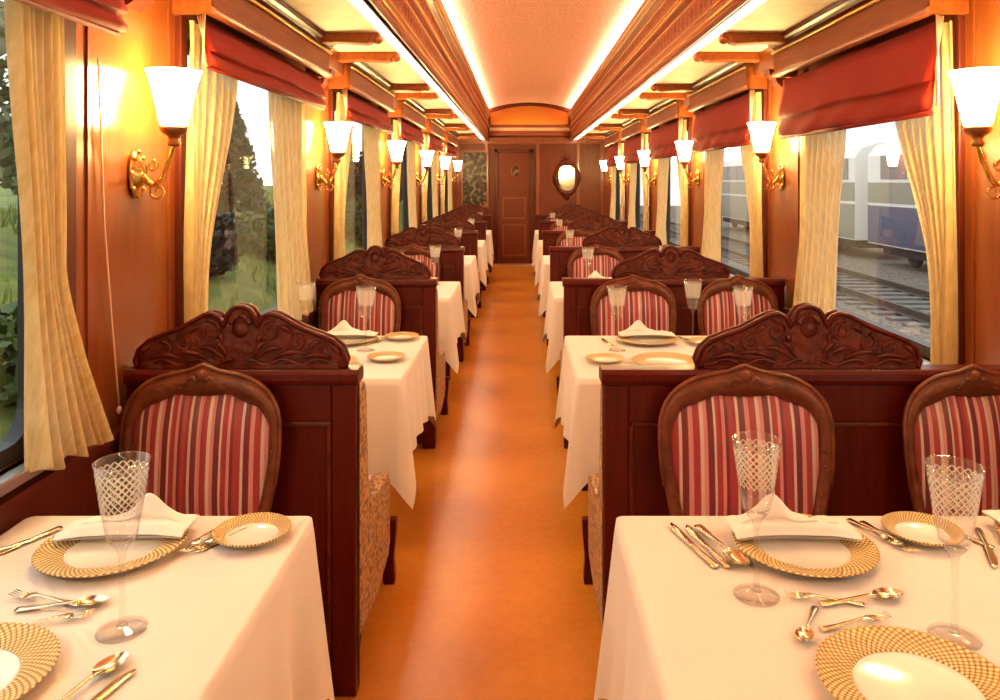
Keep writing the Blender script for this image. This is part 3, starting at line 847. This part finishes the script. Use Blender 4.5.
# ------------------------------------------------------------------ tables and cloths
def make_table(x0, x1, name):
    o = empty(name); D = .87
    mb = MB(); mb.box(x0+.01, .01, .715, x1-.01, D-.01, .745); mb.build('tabletop', M['mahogany'], o, bevel=.006)
    for x in (x0+.08, x1-.08):
        for y in (.10, D-.10):
            mb = MB(); mb.lathe([(0,0),(.02,0),(.018,.3),(.028,.62),(.03,.714),(0,.714)], 10, (x, y, 0)); mb.build('leg', M['mahogany'], o)
    return o
def make_cloth(x0, x1, wall):
    """origin at the near edge; wall = -1/+1 the side against the wall"""
    D = .88; r = .018; z0 = TZ
    pts = []                       # rounded rectangle, with normals
    def side(ax, ay, bx, by, nx, ny):
        m = max(8, int(math.hypot(bx-ax, by-ay)/.022))
        for i in range(m): t = i/m; pts.append((ax+(bx-ax)*t, ay+(by-ay)*t, nx, ny))
    def corner(cx, cy, a0):
        for i in range(8): a = a0+PI/2*i/8; pts.append((cx+r*math.cos(a), cy+r*math.sin(a), math.cos(a), math.sin(a)))
    side(x0+r, 0, x1-r, 0, 0, -1); corner(x1-r, r, -PI/2); side(x1, r, x1, D-r, 1, 0); corner(x1-r, D-r, 0)
    side(x1-r, D, x0+r, D, 0, 1); corner(x0+r, D-r, PI/2); side(x0, D-r, x0, r, -1, 0); corner(x0+r, r, PI)
    n = len(pts)
    cs = [(x0,0),(x1,0),(x1,D),(x0,D)]
    mb = MB(); vs = []; fs = []
    for q in (.0, .55, .9, .985):
        for x, y, nx, ny in pts:
            vs.append(((x0+x1)/2 + (x-(x0+x1)/2)*max(q, .02), D/2+(y-D/2)*max(q, .02), z0 + .0006*math.sin(x*37+y*53)*(q < .95)))
    for x, y, nx, ny in pts: vs.append((x+nx*.003, y+ny*.003, z0-.002))
    ROWS = 14
    for k in range(1, ROWS+1):
        t = k/ROWS
        for x, y, nx, ny in pts:
            dc = min(math.hypot(x-a, y-b) for a, b in cs)
            along = .075*abs(math.atan2(abs(ny), abs(nx))-PI/4)/(PI/4) + max(0, dc-.018)
            cw = math.exp(-along/.085); tuck = math.exp(-((dc-.15)/.08)**2)
            L = .350 + .140*cw + .012*math.sin(x*9+y*7)
            fl = t*(.022 + .055*cw - .022*tuck) + t*.012*math.sin(x*38+y*33)
            ox, oy = nx, ny
            px, py = x+ox*(.005+fl), y+oy*(.005+fl)
            lim = side_x(wall, .032)
            px = max(px, lim) if wall < 0 else min(px, lim)
            vs.append((px, py, z0-.004-t*L))
    R = 5+ROWS
    for k in range(R-1):
        for i in range(n): j = (i+1) % n; fs.append((k*n+i, k*n+j, (k+1)*n+j, (k+1)*n+i))
    fs.append(tuple(range(n)))
    mb.add(vs, fs, True)
    return mb.build('tablecloth', M['linen'])
tabs = {-1: Proto(make_table(XL+.05, -.49, 'dining_table')), 1: Proto(make_table(.24, XR-.06, 'dining_table'))}
clo = {-1: Proto(make_cloth(XL+.04, -.485, -1)), 1: Proto(make_cloth(.228, XR-.05, 1))}
for s in (-1, 1):
    for n in range(6):
        y = .98 + P*n; dx = -.012 if (s < 0 and n == 0) else 0
        tabs[s].at((dx, y, 0), label='%s %s of the row, dark wood under a white cloth' % (ORD[n], TBL[s]), cat='table', group='dining tables')
        clo[s].at((dx, y, 0), label='white tablecloth with hanging pointed corners on the %s %s' % (ORD[n], TBL[s]), cat='tablecloth', group='white tablecloths')

# ------------------------------------------------------------------ tableware
def make_plate(R, name, white=.62):
    o = empty(name); w = R*white
    mb = MB(); mb.lathe([(0,.004),(w*.93,.004),(w,.007),(w+.002,.0085),(w,.003),(w*.8,.0),(0,.0)], 40); mb.build('well', M['porcelain'], o)
    mb = MB(); mb.lathe([(w+.0022,.0088),(w+.006,.011),(R*.8,.013),(R*.95,.018),(R,.0215),(R+.002,.020),(R*.95,.014),(R*.8,.008),(w,.0035)], 48); mb.build('gold_rim', M['rim'], o)
    return o
def make_napkin():
    def fn(u, v):
        x = (u-.5)*.27; y = (v-.5)*.115
        e = min(1, 5*min(u, 1-u)); 
        roll = .022*math.exp(-((v-.16)/.13)**2)
        peak = .052*math.exp(-((u-.36)/.16)**2)*math.exp(-((v-.72)/.16)**2)
        body = .014*math.exp(-((v-.6)/.33)**4)
        crease = .004*math.sin(u*26+v*6)*v
        z = .002 + (roll + peak + body + crease)*(.35+.65*e)
        y += .012*math.sin(u*PI) * (1 if v < .5 else -.4)
        return (x, y, max(z, .001))
    mb = MB(); mb.grid(40, 22, fn)
    mb.grid(40, 22, lambda u, v: (fn(u, v)[0]*.99, fn(u, v)[1]*.99, min(.0004, fn(u, v)[2])))
    return mb.build('napkin', M['napkin'])
def make_glass():
    o = empty('wine_glass')
    mb = MB(); mb.lathe([(.0195,.156),(.026,.168),(.032,.20),(.040,.255),(.0465,.300),(.0450,.3005),(.0385,.255),(.0305,.20),(.0235,.168),(.0,.158)], 28)
    mb.build('bowl', M['crystal'], o)
    mb = MB(); mb.tube([(.0465*math.cos(t*PI/14), .0465*math.sin(t*PI/14), .300) for t in range(28)], .0011, 5, True); mb.build('lip', M['crystal'], o)
    mb = MB(); mb.lathe([(.0,.156),(.0195,.156),(.010,.146),(.0055,.13),(.0045,.08),(.0048,.03),(.007,.014),(.010,.009),(0,.009)], 14); mb.build('stem', M['crystal'], o)
    mb = MB(); mb.lathe([(0,.009),(.012,.008),(.030,.0035),(.043,.002),(.043,.0),(0,0)], 28); mb.build('foot', M['crystal'], o)
    return o
def make_fork(L=.19):
    mb = MB(); z = .004
    mb.loft([(0,-L*.5,z,.009,.0016),(0,-L*.45,z,.0105,.0018),(0,-L*.25,z+.002,.006,.0018),(0,L*.05,z+.008,.0035,.002),(0,L*.14,z+.009,.0042,.002),(0,L*.19,z+.008,.0115,.0014),(0,L*.26,z+.006,.0125,.0013)])
    for q in (-.0105,-.0035,.0035,.0105): mb.loft([(q,L*.25,z+.006,.0022,.0012),(q,L*.38,z+.004,.0019,.0011),(q,L*.5,z+.009,.0010,.0008)])
    return mb.build('fork', M['silver'])
def make_knife(L=.215):
    mb = MB(); z = .0035
    mb.loft([(0,-L*.5,z,.007,.003),(0,-L*.46,z,.009,.0034),(0,-L*.2,z,.007,.003),(0,-L*.05,z,.0055,.0028),(0,-L*.03,z,.007,.0026),(0,0,z,.0085,.001),(.001,L*.3,z,.0105,.0009),(.003,L*.43,z,.008,.0008),(.006,L*.5,z,.0015,.0006)])
    return mb.build('knife', M['silver'])
def make_spoon(L=.17):
    mb = MB(); z = .004
    mb.loft([(0,-L*.5,z,.008,.0016),(0,-L*.45,z,.0095,.0018),(0,-L*.2,z+.002,.0055,.0018),(0,L*.1,z+.007,.0032,.002),(0,L*.2,z+.007,.004,.0018)])
    cy = L*.33
    for dz, fl in ((0, 1), (-.0012, .97)):
        vs = []; fs = []; seg = 18; rs = [1,.8,.5,.2]
        for r in rs:
            for k in range(seg):
                a = 2*PI*k/seg; w = .019*(1-.12*math.sin(a)); vs.append((w*r*math.cos(a)*fl, cy+.030*r*math.sin(a)*fl, z+.0075-.007*(1-r*r)+dz))
        for k2 in range(3):
            for k in range(seg): j = (k+1) % seg; fs.append((k2*seg+k, k2*seg+j, (k2+1)*seg+j, (k2+1)*seg+k))
        fs.append(tuple(3*seg+k for k in range(seg))); mb.add(vs, fs, True)
    return mb.build('spoon', M['silver'])
PL = Proto(make_plate(.148, 'charger_plate', .62)); BP = Proto(make_plate(.083, 'bread_plate', .66))
NP = Proto(make_napkin()); GL = Proto(make_glass()); FK = Proto(make_fork()); KN = Proto(make_knife()); SP = Proto(make_spoon())
Z = TZ+.0015
def plate(x, y, where): PL.at((x, y, Z), random.uniform(0, 6), label='white charger plate with woven gold rim, %s' % where, cat='plate', group='charger plates')
def bread(x, y, where): BP.at((x, y, Z), random.uniform(0, 6), label='small gold-rimmed bread plate %s' % where, cat='plate', group='bread plates')
def napkin(x, y, where, rz=0, sx=1): NP.at((x, y, Z+.0235), rz, (sx,1,1), label='folded white napkin on the plate %s' % where, cat='napkin', group='folded napkins')
def glass(x, y, where): GL.at((x, y, Z), random.uniform(0, 6), label='cut crystal stem glass %s' % where, cat='glass', group='crystal glasses')
def fork(x, y, rz, where, k=1): FK.at((x, y, Z), rz, (k,k,k), label='silver fork %s' % where, cat='fork', group='table forks')
def knife(x, y, rz, where, k=1): KN.at((x, y, Z), rz, (k,k,k), label='silver knife %s' % where, cat='knife', group='table knives')
def spoon(x, y, rz, where, k=1): SP.at((x, y, Z), rz, (k,k,k), label='silver spoon %s' % where, cat='spoon', group='table spoons')
RAD = math.radians
# --- first two-seat table
t = 'the first two-seat table'
plate(-.876, 1.677, 'chair-side setting of %s' % t); napkin(-.872, 1.735, 'at the chair side of %s' % t, .06, -1)
bread(-.600, 1.742, 'near the aisle corner of %s' % t)
knife(-.655, 1.735, RAD(150), 'beside the bread plate on %s' % t, .72)
fork(-.700, 1.735, RAD(168), 'inner of two next to the charger plate on %s' % t, .9); fork(-.674, 1.74, RAD(166), 'outer of two next to the bread plate on %s' % t, .78)
knife(-1.095, 1.70, RAD(155), 'by the window beside the charger plate on %s' % t, .9); spoon(-1.12, 1.66, RAD(150), 'by the window beyond the knife on %s' % t, .95)
fork(-.90, 1.478, RAD(78), 'laid across in front of the charger plate on %s' % t, .8); spoon(-.855, 1.455, RAD(-82), 'laid across under the charger plate on %s' % t, .95)
glass(-.708, 1.384, 'at the middle of %s' % t)
plate(-.895, 1.222, 'camera-side setting of %s' % t)
fork(-.85, 1.405, RAD(-72), 'above the camera-side plate on %s' % t, .75)
spoon(-.688, 1.215, RAD(-20), 'at the aisle side of the camera-side plate on %s' % t, 1.05); knife(-.655, 1.175, RAD(-14), 'beside the spoon at the camera-side plate on %s' % t, .9)
# --- first four-seat table
t = 'the first four-seat table'
plate(.608, 1.677, 'aisle-side chair setting of %s' % t); napkin(.60, 1.733, 'at the aisle-side chair of %s' % t, -.02)
knife(.372, 1.705, RAD(16), 'outermost towards the aisle on %s' % t); knife(.402, 1.70, RAD(14), 'second from the aisle edge on %s' % t, .95); spoon(.432, 1.69, RAD(194), 'next to the charger plate rim on %s' % t, 1.25)
fork(.815, 1.735, RAD(194), 'just beyond the rim of the aisle-side charger plate on %s' % t, .9); fork(.795, 1.76, RAD(200), 'at the napkin end on %s' % t, .8)
bread(.899, 1.748, 'between the two chair settings of %s' % t); knife(.985, 1.76, RAD(28), 'across the edge by the crystal glass of %s' % t, .75)
spoon(.645, 1.478, RAD(-80), 'laid across in front of the aisle-side charger plate on %s' % t, 1.0); fork(.575, 1.478, RAD(78), 'laid across beside the dessert spoon on %s' % t, .75)
glass(.453, 1.50, 'by the aisle edge of %s' % t); glass(.757, 1.362, 'between the settings of %s' % t)
plate(1.20, 1.69, 'window-side chair setting of %s' % t); napkin(1.21, 1.765, 'at the window-side chair of %s' % t)
knife(1.01, 1.69, RAD(160), 'beside the window-side charger plate on %s' % t, .9)
plate(.617, 1.212, 'camera-side setting of %s' % t)
spoon(.515, 1.395, RAD(150), 'beyond the camera-side plate on %s' % t, .8); fork(.60, 1.40, RAD(-75), 'above the camera-side plate on %s' % t, .75)
# --- second tables
t = 'the second two-seat table'; b = P
plate(-.86, b+1.70, 'chair-side setting of %s' % t); napkin(-.86, b+1.755, 'at the chair side of %s' % t)
bread(-.60, b+1.76, 'near the aisle corner of %s' % t); glass(-.73, b+1.50, 'in front of the chair at %s' % t); glass(-1.06, b+1.68, 'by the window on %s' % t)
fork(-.695, b+1.75, RAD(170), 'next to the charger plate on %s' % t, .9)
plate(-.86, b+1.20, 'settee-side setting of %s' % t); bread(-.60, b+1.30, 'settee-side aisle corner of %s' % t)
t = 'the second four-seat table'
plate(.625, b+1.69, 'aisle-side chair setting of %s' % t); napkin(.63, b+1.755, 'at the aisle-side chair of %s' % t)
glass(.452, b+1.50, 'by the aisle-side chair of %s' % t); glass(.862, b+1.74, 'between the chairs of %s' % t); glass(1.045, b+1.50, 'by the window-side chair of %s' % t)
bread(.90, b+1.63, 'between the two chair settings of %s' % t); bread(.37, b+1.265, 'settee-side aisle corner of %s' % t)
plate(.63, b+1.22, 'aisle-side settee setting of %s' % t); plate(1.23, b+1.70, 'window-side chair setting of %s' % t); napkin(1.23, b+1.76, 'at the window-side chair of %s' % t)
fork(.82, b+1.72, RAD(190), 'beyond the aisle-side charger plate on %s' % t, .9); knife(.425, b+1.66, RAD(12), 'beside the aisle-side charger plate on %s' % t)
# --- the tables further down
for n in range(2, 6):
    b = P*n; t = 'the %s two-seat table' % ORD[n]
    plate(-.86, b+1.70, 'chair-side setting of %s' % t); napkin(-.86, b+1.755, 'at the chair side of %s' % t); glass(-.66, b+1.66, 'in front of the chair at %s' % t)
    t = 'the %s four-seat table' % ORD[n]
    plate(.62, b+1.69, 'aisle-side chair setting of %s' % t); napkin(.62, b+1.755, 'at the aisle-side chair of %s' % t)
    glass(.50, b+1.50, 'by the aisle-side chair of %s' % t); glass(1.10, b+1.62, 'by the window-side chair of %s' % t)

# ------------------------------------------------------------------ outdoors, greenery side
def bank(x):
    pts = [(-1.35,-1.15),(-2.2,-1.1),(-4,-.55),(-6,.25),(-9,.95),(-16,1.2),(-40,1.3)]
    for (a, za), (b_, zb) in zip(pts, pts[1:]):
        if b_ <= x <= a: t = (x-a)/(b_-a); return za+(zb-za)*t
    return pts[-1][1]
mb = MB()
xs = [-1.35,-2.2,-3,-4,-5,-6,-7.5,-9,-12,-16,-24,-40]; ys = span(-8, 60, 1.5)
rg = random.Random(3)
mb.grid(len(xs), len(ys), lambda u, v: (xs[round(u*(len(xs)-1))], ys[round(v*(len(ys)-1))], bank(xs[round(u*(len(xs)-1))]) + rg.uniform(-.06,.06)))
struct(mb.build('ground_bank', M['soil']))
mb = MB(); rg = random.Random(5)
TREES = [(-7.0,18.6,.85),(-9.6,15.6,.9),(-5.4,13.0,.8),(-5.2,16.5,.9),(-8.0,10.6,1.5),(-6.4,27.0,1.4),(-6.0,34.0,1.4),(-4.6,23.0,.9),(-4.2,7.2,.8),(-5.6,11.4,.95)]
for i in range(16000):
    y = rg.uniform(2, 40); x = -rg.uniform(1.8, 10.5); z = bank(x)-.05; h = rg.uniform(.12, .42); a = rg.uniform(0, PI); w = rg.uniform(.01,.03)
    if any((x-tx)**2 + (y-ty)**2 < (tr+.3)**2 for tx, ty, tr in TREES): continue
    w = rg.uniform(.01,.03); l = rg.uniform(-.12,.12); l2 = rg.uniform(-.12,.12)
    mb.add([(x-w*math.cos(a), y-w*math.sin(a), z), (x+w*math.cos(a), y+w*math.sin(a), z), (x+l, y+l2, z+h)], [(0,1,2)])
tag(mb.build('grass', M['grass']), 'yellowish green grass on the bank outside the windows', 'grass', kind='stuff')
def foliage(c, rad, n, rg, size=.12, cone=False):
    mb = MB()
    for i in range(n):
        while True:
            p = Vector((rg.uniform(-1,1), rg.uniform(-1,1), rg.uniform(-1,1)))
            if .35 < p.length < 1: break
        if cone:
            p.z = rg.uniform(-1, 1); k_ = (.06+(1-(p.z+1)/2)**.8)*rg.uniform(.55, 1.05); a_ = rg.uniform(0, 2*PI); p.x = k_*math.cos(a_); p.y = k_*math.sin(a_)
        q = Vector((c[0]+p.x*rad[0], c[1]+p.y*rad[1], c[2]+p.z*rad[2]))
        u = Vector((rg.gauss(0,1), rg.gauss(0,1), rg.gauss(0,1))).normalized(); w = u.orthogonal().normalized(); s_ = size*rg.uniform(.5,1.3)
        mb.add([q-u*s_, q+w*s_*.5, q+u*s_, q-w*s_*.5], [(0,1,2,3)])
    return mb
def tree(x, y, h, w, mat, kind, label, cone=False, n=1500, size=.14):
    rg = random.Random(int(x*100+y*7)); z = bank(x)-.1
    o = empty('tree' if h > 1.9 else 'bush', (x, y, z))
    if h > 1.9:
        mb = MB(); mb.tube([(0,0,0),(.04,.02,h*.4),(0,0,h*.85)], [.12,.08,.02], 8); mb.build('trunk', M['bark'], o)
        foliage((0,0,h*.58), (w,w,h*.44), n, rg, size, cone).build('crown', M[mat], o)
    else:
        mb = MB(); mb.tube([(0,0,0),(.02,0,h*.6)], [.05,.02], 6); mb.build('stem', M['bark'], o)
        foliage((0,0,h*.5), (w,w,h*.5), n, rg, size).build('foliage', M[mat], o)
    tag(o, label, 'tree' if h > 1.9 else 'bush', 'trees and bushes on the bank')
tree(-7.0, 18.6, 3.2, .85, 'leaf_dark', 'cypress', 'dark pointed conifer on the bank seen through second greenery window', True, 2600, .12)
tree(-9.6, 15.6, 2.2, .9, 'leaf_pale', 'tree', 'pale feathery young tree just short of the dark conifer', False, 1300, .10)
tree(-5.4, 13.0, 1.3, .8, 'leaf_dark', 'bush', 'dark bush on the bank in front of the dark conifer', False, 1500, .10)
tree(-5.2, 16.5, 1.2, .9, 'leaf', 'bush', 'mid green bush on the bank behind the dark bush', False, 1500, .10)
tree(-8.0, 10.6, 3.6, 1.5, 'leaf_pale', 'tree', 'broad pale tree on the bank seen through first greenery window', False, 2200, .13)
tree(-6.4, 27.0, 2.6, 1.4, 'leaf_dark', 'tree', 'dark round tree down the bank seen through third greenery window', False, 1800, .14)
tree(-6.0, 34.0, 2.4, 1.4, 'leaf', 'tree', 'farthest green tree down the bank by the track', False, 1500, .15)
tree(-4.6, 23.0, 1.5, .9, 'leaf', 'bush', 'green bush at the foot of dark round tree', False, 1300, .11)
tree(-4.2, 7.2, 1.1, .8, 'leaf', 'bush', 'leafy bush low on the bank outside first greenery window', False, 1300, .10)
mb = MB(); mb.prism([(-.9,0),(-.8,.28),(-.3,.36),(.4,.33),(.85,.25),(.95,0)], lambda a, b: (-.35, a, b), lambda a, b: (.35, a*.8, b*.9))
o = mb.build('boulder', M['stone'], bevel=.08, loc=(-5.6, 11.4, bank(-5.6)-.06)); tag(o, 'pale low boulder in the grass on the bank', 'boulder')

# ------------------------------------------------------------------ outdoors, track side
mb = MB(); xs2 = [1.7, 4, 6.2, 6.9, 9.7, 10.4, 16, 60]; zs2 = [-1.35,-1.3,-1.28,-1.12,-1.12,-1.28,-1.3,-1.3]
mb.grid(len(xs2), 3, lambda u, v: (xs2[round(u*7)], -10+100*v, zs2[round(u*7)]), False)
struct(mb.build('ground_ballast', M['gravel']))
o = empty('railway_track', (8.3, 30, -1.12))
mb = MB(); y = -34
while y < 45: mb.box(-1.25, y, -.01, 1.25, y+.24, .05); y += .65
mb.build('sleepers', M['sleeper'], o)['kind'] = 'stuff'
for x in (-.78, .78):
    mb = MB(); mb.prism([(-.07,.05),(.07,.05),(.012,.08),(.012,.16),(.035,.17),(.035,.21),(-.035,.21),(-.035,.17),(-.012,.16),(-.012,.08)], lambda a, b: (x+a, -36, b), lambda a, b: (x+a, 50, b)); mb.build('rail', M['rail_steel'], o)
tag(o, 'empty railway track on grey ballast beside the dining car', 'railway track')
def coach(y0, y1, low, label):
    o = empty('railway_coach', (12.0, y0, -1.2)); L = y1-y0
    mb = MB(); mb.prism([(0,.62),(0,3.6),(.25,3.95),(.9,4.15),(1.9,4.15),(2.55,3.95),(2.8,3.6),(2.8,.62)], lambda a, b: (a, 0, b), lambda a, b: (a, L, b)); mb.build('body', M['coach_white'], o)
    mb = MB(); mb.box(-.02, .05, .66, -.001, L-.05, 1.92); mb.build('lower_panel', M[low], o)
    mb = MB(); mb.box(-.02, .05, 2.02, -.001, L-.05, 2.70); mb.build('waist_band', M['coach_beige'], o)
    y = .6
    while y+1.5 < L:
        mb = MB(); mb.box(-.022, y, 2.80, -.001, y+1.75, 3.58); mb.build('coach_window', M['coach_grey'], o); y += 1.85
    mb = MB(); mb.box(.3, .5, .30, 2.5, L-.5, .61); mb.build('underframe', M['coach_dark'], o)
    for yy in (2.2, 4.6, L-4.6, L-2.2):
        for xx in (.55, 2.2):
            mb = MB(); mb.lathe([(0,-.07),(.42,-.07),(.46,-.05),(.46,.05),(.40,.07),(0,.07)], 20, (xx, yy, .46), axis='x'); mb.build('wheel', M['coach_dark'], o)
    tag(o, label, 'railway coach', 'coaches on the next track')
coach(7.0, 27.0, 'coach_blue', 'cream railway coach with blue lower side standing on the next track')
coach(28.0, 48.0, 'coach_beige', 'cream railway coach with grey lower side coupled behind blue coach')

# ------------------------------------------------------------------ world, camera, view
w = bpy.data.worlds.new('overcast_sky'); sc.world = w; w.use_nodes = True
nt = w.node_tree; bg = nt.nodes['Background']
tc = nt.nodes.new('ShaderNodeTexCoord'); sp = nt.nodes.new('ShaderNodeSeparateXYZ'); rp = nt.nodes.new('ShaderNodeValToRGB')
nt.links.new(tc.outputs['Generated'], sp.inputs[0]); nt.links.new(sp.outputs[2], rp.inputs[0]); nt.links.new(rp.outputs[0], bg.inputs[0])
rp.color_ramp.elements[0].color = (1.0,.96,.88,1); rp.color_ramp.elements[1].color = (.80,.88,1.0,1)
bg.inputs[1].default_value = 1.45

cam = bpy.data.cameras.new('camera'); co = bpy.data.objects.new('camera', cam); COL.objects.link(co)
co.location = (0, 0, 1.55); co.rotation_euler = (PI/2, 0, 0)
cam.sensor_width = 36; cam.sensor_fit = 'HORIZONTAL'; cam.lens = 28.08
cam.shift_x = -.021; cam.shift_y = -.169; cam.clip_start = .02; cam.clip_end = 300
sc.camera = co
sc.view_settings.view_transform = 'Standard'; sc.view_settings.look = 'None'; sc.view_settings.gamma = 1; sc.view_settings.use_curve_mapping = False
sc.view_settings.exposure = 0.58
try:
    sc.cycles.max_bounces = 10; sc.cycles.diffuse_bounces = 5; sc.cycles.glossy_bounces = 4; sc.cycles.transparent_max_bounces = 24
    sc.cycles.sample_clamp_indirect = 6; sc.cycles.caustics_reflective = False; sc.cycles.caustics_refractive = False
except Exception: pass
